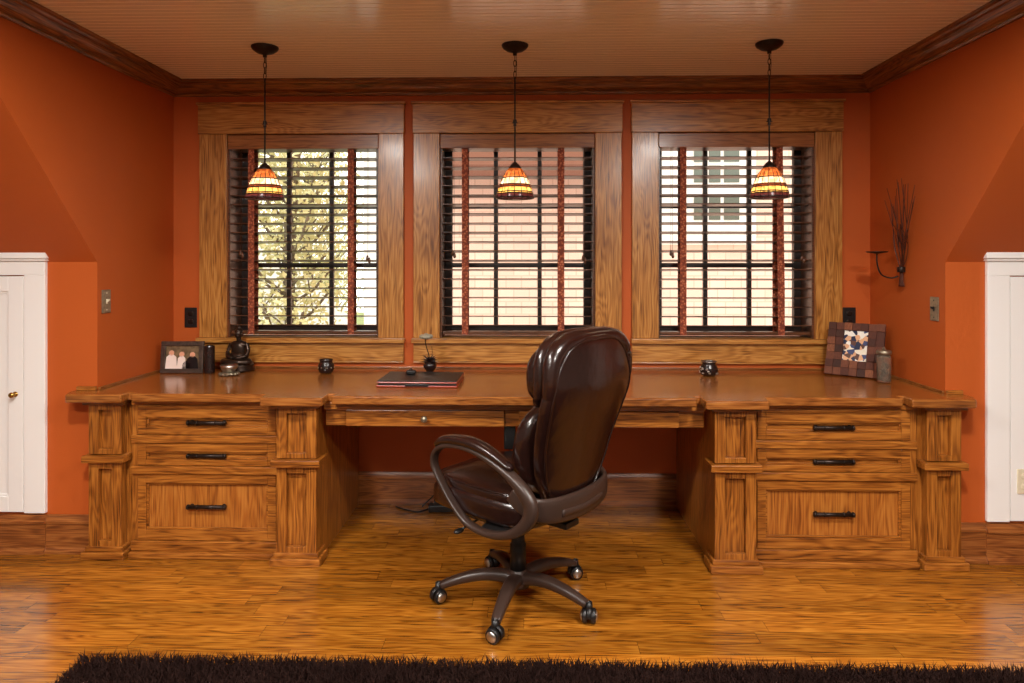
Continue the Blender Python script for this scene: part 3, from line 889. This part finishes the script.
# ------------------------------------------------------------------ pendants
def pendant(x, label):
    y = -.69
    o = thing('pendant_lamp', label, 'pendant lamp', (x, y, ZC), group='stained glass pendant lamps over the desk')
    bm = B(); lathe(bm, [(.066, 0), (.066, -.006), (.060, -.016), (.040, -.030), (.018, -.036), (.010, -.040), (.010, -.052)], 32)
    obj('canopy', bm, 'iron', o, smooth=True)
    bm = B(); z = -.050
    for k in range(4):
        pts = []
        for j in range(14):
            t = 2*math.pi*j/14; u, v = math.cos(t)*.0068, math.sin(t)*.016
            pts.append((u, 0, z-.014+v) if k % 2 else (0, u, z-.014+v))
        tube(bm, pts, .0020, 6, True); z -= .027
    obj('chain', bm, 'iron', o, smooth=True)
    bm = B(); tube(bm, [(0, 0, z-.0), (0, 0, -.600)], .0042, 8); tube(bm, [(.007, 0, -.05), (.009, 0, -.1), (.004, 0, z-.01)], .0014, 5)
    rod = obj('rod', bm, 'iron', o, smooth=True)
    bm = B(); lathe(bm, [(.004, -.365), (.009, -.370), (.010, -.382), (.006, -.390), (.009, -.396), (.004, -.402)], 14); tube(bm, [(-.015, 0, -.384), (.015, 0, -.384)], .002, 6)
    obj('coupling', bm, 'iron', rod, smooth=True)
    bm = B(); lathe(bm, [(.004, -.575), (.010, -.580), (.022, -.592), (.030, -.604), (.032, -.612)], 20)
    obj('shade_cap', bm, 'iron', o, smooth=True)
    prof = [(.022, .152), (.034, .143), (.048, .124), (.062, .098), (.074, .068), (.084, .036), (.090, .012), (.091, 0)]
    zb = -.755
    bm = B(); lathe(bm, prof, 48, (0, 0, zb), cap=False)
    sh = obj('shade', bm, 'shade', o, smooth=True, origin=(0, 0, zb))
    def rad(z):
        for (r1, z1), (r2, z2) in zip(prof, prof[1:]):
            if z2 <= z <= z1: return r2+(r1-r2)*(z-z2)/(z1-z2)
        return prof[-1][0]
    bm = B()
    for z in (.0, .020, .028, .052, .064, .098):
        tube(bm, [((rad(z)+.001)*math.cos(2*math.pi*k/36), (rad(z)+.001)*math.sin(2*math.pi*k/36), z) for k in range(36)], .0030 if z else .0036, 5, True)
    for k in range(16):
        a = 2*math.pi*k/16
        tube(bm, [((rad(z)+.0005)*math.cos(a), (rad(z)+.0005)*math.sin(a), z) for z in (.15, .118, .09, .06, .03, .001)], .0019, 5)
    obj('leading', bm, 'iron', sh, smooth=True)
    bm = B(); ell(bm, (0, 0, -.675), (.018, .018, .026)); obj('bulb', bm, 'bulb', o, smooth=True)
    ld = bpy.data.lights.new('pendant_light', 'POINT'); ld.energy = PEND; ld.color = (1, .80, .56); ld.shadow_soft_size = .026
    lo = bpy.data.objects.new('pendant_light', ld); COL.objects.link(lo); lo.parent = o; lo.location = (0, 0, -.720)
pendant(-1.315, 'leftmost of the three pendant lamps, amber stained glass shade, before the left window')
pendant(-.071, 'middle of the three pendant lamps, amber stained glass shade, above the office chair')
pendant(1.172, 'rightmost of the three pendant lamps, amber stained glass shade, before the right window')

# ------------------------------------------------------------------ added fill downlights in the main ceiling, out of view
for x, y, lab in ((-1.30, -3.95, 'left recessed downlight in the ceiling, row beside the camera'), (1.20, -3.95, 'right recessed downlight in the ceiling, row beside the camera'),
               (-1.25, -2.50, 'left recessed downlight in the ceiling, row above the shag rug'), (1.15, -2.50, 'right recessed downlight in the ceiling, row above the shag rug')):
    o = thing('recessed_light', lab, 'ceiling light', (x, y, ZC), group='recessed lights in the main ceiling')
    bm = B(); lathe(bm, [(.140, 0), (.175, 0), (.172, -.010), (.145, -.014), (.140, -.006)], 36, cap=False); obj('trim_ring', bm, 'white', o, smooth=True)
    bm = B(); lathe(bm, [(.139, -.002), (.139, -.007)], 36); obj('lens', bm, 'globe' if y < -3 else 'globe2', o)

# ------------------------------------------------------------------ plates and switches
def plate(name, label, cat, loc, nrm, mat, parts, w_=.072, h=.118, group=None):
    """nrm: 'x+','x-','y-' facing direction"""
    rz = {'y-': 0, 'x+': R(90), 'x-': R(-90)}[nrm]
    o = thing(name, label, cat, loc, rz, group)
    bm = B(); box(bm, -w_/2, w_/2, -.006, 0, -h/2, h/2)
    obj('plate', bm, mat, o, bevel=.003)
    parts(o)
    return o
def toggle(mat):
    def f(o):
        bm = B(); box(bm, -.005, .005, -.009, -.006, -.012, .012)
        prism(bm, [(-.006, -.006), (-.006, .006), (-.022, .012), (-.022, .004)], lambda p, t: (t, p[0], p[1]), -.004, .004)
        obj('toggle', bm, mat, o, bevel=.001)
        for z in (-.042, .042):
            bm = B(); lathe(bm, [(.0035, -.006), (.0035, -.0075), (.001, -.008)], 10, (0, 0, z), 'Y')
            obj('screw', bm, mat, o)
    return f
def duplex(mat):
    def f(o):
        for z in (-.024, .024):
            bm = B(); blob(bm, lambda a, b, d: (a*.017, -.007+b*.002, z+d*.014), 4, 4); obj('socket', bm, mat, o, smooth=True)
    return f
plate('light_switch', 'small aged metal toggle switch plate on the left side wall', 'light switch', (XL, -.672, 1.232), 'x+', 'nickel', toggle('ivory'))
plate('light_switch', 'greenish aged metal switch plate on the right side wall beside the twig sconce', 'light switch', (XR, -.655, 1.20), 'x-', 'nickel', toggle('black'))
plate('wall_outlet', 'black outlet plate on the back wall above the landscape photo frame', 'outlet', (-2.024, 0, 1.098), 'y-', 'black', duplex('iron'), .075, .120)
plate('wall_outlet', 'black outlet plate on the back wall just above the mosaic photo frame', 'outlet', (1.868, 0, 1.105), 'y-', 'black', duplex('iron'), .075, .120)
plate('wall_outlet', 'ivory outlet plate on the white panel at the right edge', 'outlet', (2.348, YK-.020, .39), 'y-', 'ivory', duplex('ivory'))

# ------------------------------------------------------------------ twig sconce
o = thing('twig_sconce', 'rust brown metal twig wall sconce with a small dish on a curved arm', 'wall sconce', (XR-.02, -.38, 1.30))
rng = random.Random(5)
bm = B()
for k in range(16):
    a = rng.uniform(-1, 1); hgt = rng.uniform(.42, .56); spread = a*.17
    pts = [(rng.uniform(-.006, .006), a*.020, 0), (rng.uniform(-.006, .006), a*.010, .09), (rng.uniform(-.02, .004), spread*.45, .22), (rng.uniform(-.08, .004), spread, hgt)]
    sp = smooth_path(pts, 5); n = len(sp)
    sweep(bm, sp, (1, 0, 0), [.0032-.0018*i/n for i in range(n)], [.0032-.0018*i/n for i in range(n)], 6)
    if k % 2 == 0:   # side twiglet
        q = sp[10]; tube(bm, [q, q+Vector((-.01, rng.choice((-1, 1))*.025, .05)), q+Vector((-.012, rng.choice((-1, 1))*.03, .11))], .0014, 5)
obj('twigs', bm, 'twig', o, smooth=True)
bm = B(); lathe(bm, [(.018, .075), (.020, .080), (.020, .100), (.018, .105)], 14); obj('binding', bm, 'iron', o, smooth=True)
bm = B(); pts = smooth_path([(-.01, .01, .055), (-.045, .02, .045), (-.09, .03, .065), (-.108, .035, .12), (-.110, .035, .178)], 6); tube(bm, pts, .0042, 8)
arm = obj('candle_arm', bm, 'iron', o, smooth=True)
bm = B(); lathe(bm, [(.004, .172), (.020, .176), (.052, .182), (.054, .187), (.050, .186), (.018, .181), (.002, .180)], 28, (-.110, .035, 0))
obj('dish', bm, 'iron', arm, smooth=True)

# ------------------------------------------------------------------ things on the desk
def picture_frame(label, loc, rz, W, H, bw, tilt, fmat, photo, outer_bevel=.003):
    o = thing('photo_frame', label, 'photo frame', loc, rz)
    tm = Matrix.Rotation(-tilt, 4, 'X')
    bm = B(); d = .018
    if photo == 1:
        box(bm, -W/2, W/2, -d, 0, 0, bw); box(bm, -W/2, W/2, -d, 0, H-bw, H)
        box(bm, -W/2, -W/2+bw, -d, 0, bw, H-bw); box(bm, W/2-bw, W/2, -d, 0, bw, H-bw)
    else:
        # mosaic of little raised blocks round the opening
        rr = random.Random(2)
        nx, nz = 7, 7
        for i in range(nx):
            for j in range(nz):
                xa, xb = -W/2+W*i/nx, -W/2+W*(i+1)/nx; za, zb = H*j/nz, H*(j+1)/nz
                if 2 <= i <= 4 and 2 <= j <= 5: continue
                box(bm, xa+.0004, xb-.0004, -d-rr.uniform(0, .009), 0, za+.0004, zb-.0004)
    fb = obj('frame', bm, fmat, o, bevel=outer_bevel) if False else None
    bm.transform(tm); obj('frame', bm, fmat, o, bevel=outer_bevel)
    bm = B(); box(bm, -W/2+.004, W/2-.004, -.004, .002, .004, H-.004); bm.transform(tm); obj('backing', bm, 'black', o)
    if photo == 1:
        a, b_, c0, c1 = -W/2+bw, W/2-bw, bw, H-bw
        bm = B(); box(bm, a, b_, -.008, -.004, c0, c1); bm.transform(tm); ph = obj('photo', bm, 'photobg', o)
        ppl = [(-.062, .066, 'pwhite', .034), (-.004, .058, 'pwhite', .026), (.056, .056, 'pblack', .036), (.024, .030, 'pblack', .024)]
        for x, h, m_, w_ in ppl:
            bm = B(); prism(bm, [(x-w_, c0), (x+w_, c0), (x+w_*.8, c0+h), (x+w_*.3, c0+h+.014), (x-w_*.3, c0+h+.014), (x-w_*.8, c0+h)], lambda p, t: (p[0], t, p[1]), -.0092, -.008)
            bm.transform(tm); obj('printed_shirt', bm, m_, ph)
            if h > .04:
                bm = B(); lathe(bm, [(.015, -.0092), (.015, -.008)], 14, (x, 0, c0+h+.022), 'Y'); bm.transform(tm); obj('printed_face', bm, 'pskin', ph)
    else:
        a, b_, c0, c1 = -W/2+2*W/7, W/2-2*W/7, 2*H/7, 6*H/7
        bm = B(); box(bm, a, b_, -.010, -.004, c0, c1); bm.transform(tm); obj('photo', bm, 'photo2', o)
    bm = B(); prism(bm, [(0, H*.75), (.004, H*.75), (math.tan(tilt)*H*.75+.05, 0-.0), (math.tan(tilt)*H*.75+.045, 0)], lambda p, t: (t, p[0]+math.sin(tilt)*0, p[1]), -.02, .02)
    # easel strut: top leans with frame
    for v in bm.verts:
        if v.co.z > .01: v.co.y += math.sin(tilt)*H*.75; v.co.z *= math.cos(tilt)
    obj('easel', bm, 'black', o)
    return o
M['pewter'] = plain('dark_pewter', srgb(88, 74, 66), .35, metal=.6, var=.35, vscale=50)
picture_frame('landscape pewter photo frame with three people, at the left end of the desktop', (-1.962, -.228, ZT+.001), R(2), .240, .180, .026, R(6), 'pewter', 1)
picture_frame('large upright photo frame of rough wood blocks leaning in the right corner of the desktop', (1.772, -.262, ZT+.001), R(-38), .290, .300, .06, R(20), 'mosaicframe', 2, .0015)

# dark candle pillar holder
bm = B(); lathe(bm, [(.026, 0), (.028, .004), (.028, .150), (.026, .156), (.022, .156), (.022, .148), (.002, .147)], 28)
tag(obj('candle_holder', bm, 'darkpot', origin=(0, 0, 0), smooth=False, bevel=.001), 'tall dark cylindrical candle holder between the landscape photo frame and the statue', 'candle holder').location = (-1.812, -.215, ZT+.001)

# seated statue
o = thing('seated_statue', 'dark bronze seated meditating statue at the left end of the desktop', 'statue', (-1.682, -.130, ZT+.001), R(-5))
bm = B()
lathe(bm, [(.088, 0), (.092, .010), (.080, .022), (.086, .034), (.080, .042)], 32)
obj('base', bm, 'bronze', o, smooth=True)
bm = B()
ell(bm, (0, 0, .078), (.058, .044, .040)); ell(bm, (0, .004, .125), (.042, .032, .052), 2.4)
ell(bm, (0, .004, .150), (.053, .028, .026)); ell(bm, (0, .002, .186), (.014, .014, .020))
for s in (-1, 1):
    tube(bm, smooth_path([(s*.012, .0, .062), (s*.062, -.012, .058), (s*.075, -.035, .056), (s*.03, -.062, .056), (-s*.02, -.060, .056)], 5), .018, 10)
    tube(bm, smooth_path([(s*.046, .004, .158), (s*.060, -.004, .118), (s*.052, -.026, .088), (s*.012, -.052, .078)], 5), .012, 10)
body = obj('figure', bm, 'bronze', o, smooth=True)
bm = B(); ell(bm, (0, 0, .212), (.022, .024, .028)); ell(bm, (0, -.024, .210), (.004, .006, .007))
for s in (-1, 1): ell(bm, (s*.022, .002, .208), (.004, .006, .013))
for s in (-1, 1): ell(bm, (s*.009, -.021, .216), (.004, .003, .002))
ell(bm, (0, -.021, .199), (.007, .003, .002))
obj('head', bm, 'bronze', body, smooth=True)
bm = B(); ell(bm, (0, .004, .226), (.024, .025, .020)); ell(bm, (0, .004, .246), (.012, .012, .012)); lathe(bm, [(.006, .252), (.003, .262), (.001, .272)], 10, (0, .004, 0))
obj('topknot', bm, 'bronze', body, smooth=True)

# small silver bowl with beaded foot
o = thing('beaded_bowl', 'small silver bowl on a beaded ring in front of the seated statue', 'bowl', (-1.668, -.290, ZT+.001))
bm = B(); lathe(bm, [(.020, .018), (.034, .026), (.044, .042), (.048, .058), (.046, .058), (.040, .042), (.026, .030), (.003, .026)], 28)
obj('bowl', bm, 'silver', o, smooth=True)
bm = B(); lathe(bm, [(.040, 0), (.043, .006), (.036, .018), (.022, .020)], 28)
for k in range(14):
    a = 2*math.pi*k/14; ell(bm, (.048*math.cos(a), .048*math.sin(a), .009), (.009, .009, .009), sub=4)
obj('beaded_ring', bm, 'nickel', o, smooth=True)

# votive jars
o = thing('votive_jar', 'squat dark glazed votive jar on the desktop below the left window', 'jar', (-1.150, -.205, ZT+.001))
bm = B(); lathe(bm, [(.028, 0), (.040, .010), (.046, .030), (.044, .050), (.036, .062), (.036, .072), (.040, .078), (.037, .078), (.032, .070), (.032, .060), (.003, .058)], 28)
obj('jar', bm, 'darkpot', o, smooth=True)
bm = B()
for k in range(10):
    a = 2*math.pi*k/10; ell(bm, (.0435*math.cos(a), .0435*math.sin(a), .034), (.005, .005, .005), sub=3)
obj('studs', bm, 'nickel', o, smooth=True)
o = thing('votive_jar', 'squat dark votive jar with silver mosaic chips on the desktop below the right window', 'jar', (.992, -.245, ZT+.001))
bm = B(); lathe(bm, [(.030, 0), (.042, .010), (.050, .030), (.046, .052), (.036, .064), (.036, .074), (.042, .080), (.038, .080), (.032, .072), (.032, .062), (.003, .060)], 28)
obj('jar', bm, 'darkpot', o, smooth=True)
bm = B(); rr = random.Random(9)
for k in range(26):
    a = rr.uniform(0, 6.28); z = rr.uniform(.014, .050); r_ = .0475
    ell(bm, (r_*math.cos(a), r_*math.sin(a), z), (.006, .006, .004), 4, 3)
obj('mosaic_chips', bm, 'silver', o, smooth=True)
bm = B(); tube(bm, [(.040*math.cos(2*math.pi*k/24), .040*math.sin(2*math.pi*k/24), .080) for k in range(24)], .003, 6, True)
obj('rim', bm, 'silver', o, smooth=True)

# glass jar with figurine inside, right corner
o = thing('lidded_jar', 'small clear glass jar with metal lid beside the mosaic photo frame', 'jar', (1.850, -.440, ZT+.001))
JM = Matrix.Diagonal((.90, .90, 1.22, 1))
bm = B(); lathe(bm, [(.003, .002), (.034, .002), (.038, .008), (.038, .105), (.032, .120), (.030, .120), (.034, .103), (.034, .010), (.003, .008)], 28)
bm.transform(JM); obj('glass', bm, 'jar', o, smooth=True)
bm = B(); lathe(bm, [(.034, .120), (.041, .122), (.041, .134), (.036, .138), (.010, .141), (.007, .150), (.002, .153)], 28)
bm.transform(JM); obj('lid', bm, 'nickel', o, smooth=True)
bm = B(); rr = random.Random(4)
for k in range(22):
    a = rr.uniform(0, 6.28); r_ = rr.uniform(0, .022); ell(bm, (r_*math.cos(a), r_*math.sin(a), rr.uniform(.018, .080)), (.009, .009, .009), 3, 3)
bm.transform(JM); o2 = obj('pebbles', bm, 'iron', o, smooth=True); o2['kind'] = 'stuff'; o2['label'] = 'dark filling inside the glass'

# red and black lacquer tray / portfolio
o = thing('lacquer_case', 'flat black and red lacquered case lying on the desktop left of the chair', 'case', (-.560, -.500, ZT+.001), R(-1.5))
bm = B(); box(bm, -.205, .205, -.150, .150, 0, .010); obj('lower_tray', bm, 'redlac', o, bevel=.003)
bm = B(); box(bm, -.198, .198, -.145, .145, .010, .020); obj('black_middle', bm, 'black', o, bevel=.002)
bm = B(); box(bm, -.205, .205, -.150, .150, .020, .028); obj('lid', bm, 'redlac', o, bevel=.004)
bm = B(); box(bm, -.200, .200, -.146, .146, .026, .0335); obj('black_top', bm, 'black', o, bevel=.001)
bm = B(); box(bm, -.060, .060, -.156, -.150, .006, .018); obj('clasp', bm, 'black', o, bevel=.002)
# small black stapler-like tin on top
o = thing('trinket_box', 'tiny black trinket box sitting on top of the lacquered case', 'box', (-.628, -.440, ZT+.035))
bm = B(); blob(bm, lambda a, b, d: (a*.026, b*.018, .011+d*.011), 5, 6); obj('body', bm, 'black', o, smooth=True)
bm = B(); lathe(bm, [(.012, .020), (.010, .026), (.004, .029), (.004, .033), (.001, .036)], 14); obj('knob', bm, 'bronze', o, smooth=True)

# flower ornament
o = thing('flower_ornament', 'dark pot ornament with a curved stem and pale flower behind the lacquered case', 'ornament', (-.552, -.262, ZT+.001))
bm = B(); lathe(bm, [(.024, 0), (.026, .006), (.016, .016), (.022, .026), (.036, .044), (.038, .058), (.028, .072), (.020, .076), (.003, .074)], 26)
obj('pot', bm, 'darkpot', o, smooth=True)
bm = B(); rr = random.Random(8)
for k in range(44):
    a = rr.uniform(0, 6.28); el = rr.uniform(.1, 1.3); ln = rr.uniform(.040, .066)
    d = Vector((math.cos(a)*math.cos(el), math.sin(a)*math.cos(el), math.sin(el)))
    p0 = Vector((0, 0, .068)); sp = [p0, p0+d*ln*.6, p0+d*ln+Vector((0, 0, -.008))]
    sweep(bm, sp, d.cross(Vector((0, 0, 1))), [.006, .005, .001], [.002, .002, .001], 6)
obj('leaves', bm, 'darkpot', o, smooth=True)
bm = B(); tube(bm, smooth_path([(0, 0, .07), (-.006, 0, .11), (-.018, 0, .150), (-.026, 0, .185), (-.022, 0, .205)], 5), .003, 7)
tube(bm, smooth_path([(0, 0, .07), (.012, .0, .12), (.010, 0, .160)], 5), .0018, 6)
obj('stem', bm, 'darkpot', o, smooth=True)
bm = B()
for k in range(7):
    a = 2*math.pi*k/7; c0 = Vector((-.022, 0, .212)); d = Vector((math.cos(a), math.sin(a)*.8, .12))
    ell(bm, tuple(c0+d*.022), (.018, .015, .013), 2, 4)
ell(bm, (-.022, 0, .216), (.018, .018, .018), 2, 4)
obj('flower', bm, 'flower', o, smooth=True)['label'] = 'pale grey flower head'

# ------------------------------------------------------------------ under the desk
o = thing('power_strip', 'black power strip with a cord on the floor against the back baseboard', 'power strip', (-.492, -.130, 0), R(4))
bm = B(); box(bm, -.085, .105, -.030, .030, .0, .040); obj('housing', bm, 'black', o, bevel=.006)
bm = B(); box(bm, -.055, -.005, -.026, .026, .040, .078); obj('plug', bm, 'black', o, bevel=.006)
bm = B(); tube(bm, smooth_path([(-.085, 0, .015), (-.14, -.03, .008), (-.18, -.01, .006), (-.24, .03, .006), (-.28, .07, .006)], 6), .0045, 7)
tube(bm, smooth_path([(-.03, 0, .078), (-.05, .03, .085), (-.09, .07, .04), (-.13, .06, .006)], 6), .004, 7)
obj('cord', bm, 'black', o, smooth=True)
o = thing('power_adapter', 'black box hanging below the apron just left of the chair back', 'adapter', (-.095, -.740, .639))
bm = B(); box(bm, -.028, .028, -.020, .020, -.115, 0); obj('body', bm, 'black', o, bevel=.004)
bm = B(); tube(bm, smooth_path([(0, .0, -.114), (.005, .01, -.20), (.0, .06, -.35), (-.02, .2, -.55), (-.04, .4, -.630)], 6), .003, 6); obj('cable', bm, 'black', o, smooth=True)

# ------------------------------------------------------------------ outside
tag(obj('lawn', B1(-40, 40, .9, 60, -3.3, -3.2), 'grass'), 'lawn below the windows', 'lawn')
bpy.data.objects['lawn']['kind'] = 'structure'
o = thing('neighbour_house', 'pink shingled neighbouring house with a white window seen through the blinds', 'house', (1.7, 4.0, -3.2))
bm = B(); box(bm, -1.75, 7.0, 3.5, 8.0, -3.2, 5.2); obj('shingle_wall', bm, 'shingle', o, world=True)
bm = B(); prism(bm, [(3.0, 5.2), (5.8, 7.4), (8.6, 5.2)], lambda p, t: (t, p[0], p[1]), -2.1, 7.4); obj('roof', bm, 'concrete', o, world=True)
bm = B(); box(bm, -1.80, -1.62, 3.44, 3.62, -3.2, 5.2); obj('corner_board', bm, 'housewhite', o, world=True)
bm = B(); prism(bm, [(2.95, 2.42), (3.5, 2.72), (3.5, 2.46), (2.95, 2.30)], lambda p, t: (t, p[0], p[1]), -1.1, .95); obj('window_hood', bm, 'eave', o, world=True)
bm = B(); box(bm, 1.34, 2.42, 3.40, 3.5, 1.62, 3.0); wf = obj('window_frame', bm, 'housewhite', o, world=True)
for (xa, xb) in ((1.76, 1.88), (1.92, 2.04), (2.08, 2.24)):
    for (za, zb) in ((2.28, 2.46), (2.50, 2.68), (1.88, 2.12)):
        obj('pane', B1(xa, xb, 3.385, 3.40, za, zb), 'extpane', wf, world=True)
o = thing('garage', 'pale roofed garage low behind the left window, before the trees', 'garage', (-5.6, 9.5, -3.2))
bm = B(); prism(bm, [(-8.6, -.4), (-6.4, 2.1), (-3.6, -.75), (-3.85, -.75), (-6.4, 1.85), (-8.4, -.4)], lambda p, t: (p[0], t, p[1]), 9, 13); obj('roof', bm, 'concrete', o, world=True)
bm = B(); prism(bm, [(-8.0, -3.2), (-8.0, 0), (-6.4, 1.75), (-4.2, -.50), (-4.2, -3.2)], lambda p, t: (p[0], t, p[1]), 9.3, 12.8); obj('wall', bm, 'housewhite', o, world=True)
def tree(label, x, y, h, seed, cr):
    rr = random.Random(seed)
    o = thing('leafy_tree', label, 'tree', (x, y, -3.2), group='trees outside the left window')
    bm = B(); tube(bm, smooth_path([(0, 0, 0), (.1, 0, h*.3), (-.05, .1, h*.6), (.1, 0, h*.92)], 4), .09, 8)
    tips = []
    for k in range(34):
        z = h*rr.uniform(.3, .9); a = rr.uniform(0, 6.28); ln = cr*rr.uniform(.6, 1.0)
        p0 = Vector((0, 0, z)); p1 = p0+Vector((math.cos(a)*ln*.6, math.sin(a)*ln*.6, ln*.4)); p2 = p0+Vector((math.cos(a)*ln, math.sin(a)*ln, ln*.9))
        tube(bm, [p0, p1, p2], .022, 5); tips += [p1, (p1+p2)/2, p2]
        q = p1+Vector((rr.uniform(-.5, .5), rr.uniform(-.5, .5), .5)); tube(bm, [p1, q], .012, 4); tips.append(q)
    obj('trunk', bm, 'bark', o, smooth=True)
    bm = B()
    for t in tips:
        for k in range(46):
            c = t+Vector([rr.gauss(0, .26) for _ in range(3)]); u = Vector([rr.gauss(0, 1) for _ in range(3)]).normalized(); v = u.orthogonal().normalized()
            s = rr.uniform(.03, .065)
            bm.faces.new([bm.verts.new(c+u*s), bm.verts.new(c+v*s*.5), bm.verts.new(c-u*s), bm.verts.new(c-v*s*.5)])
    f = obj('foliage', bm, 'leaf', o)
tree('yellow green tree nearest the neighbouring house, outside the left window', -3.6, 6.3, 7.2, 1, .85)
tree('yellow green tree in the middle outside the left window', -6.2, 15.5, 8.2, 2, 1.4)
tree('yellow green tree farthest back outside the left window', -8.4, 22.0, 9.4, 4, 1.9)
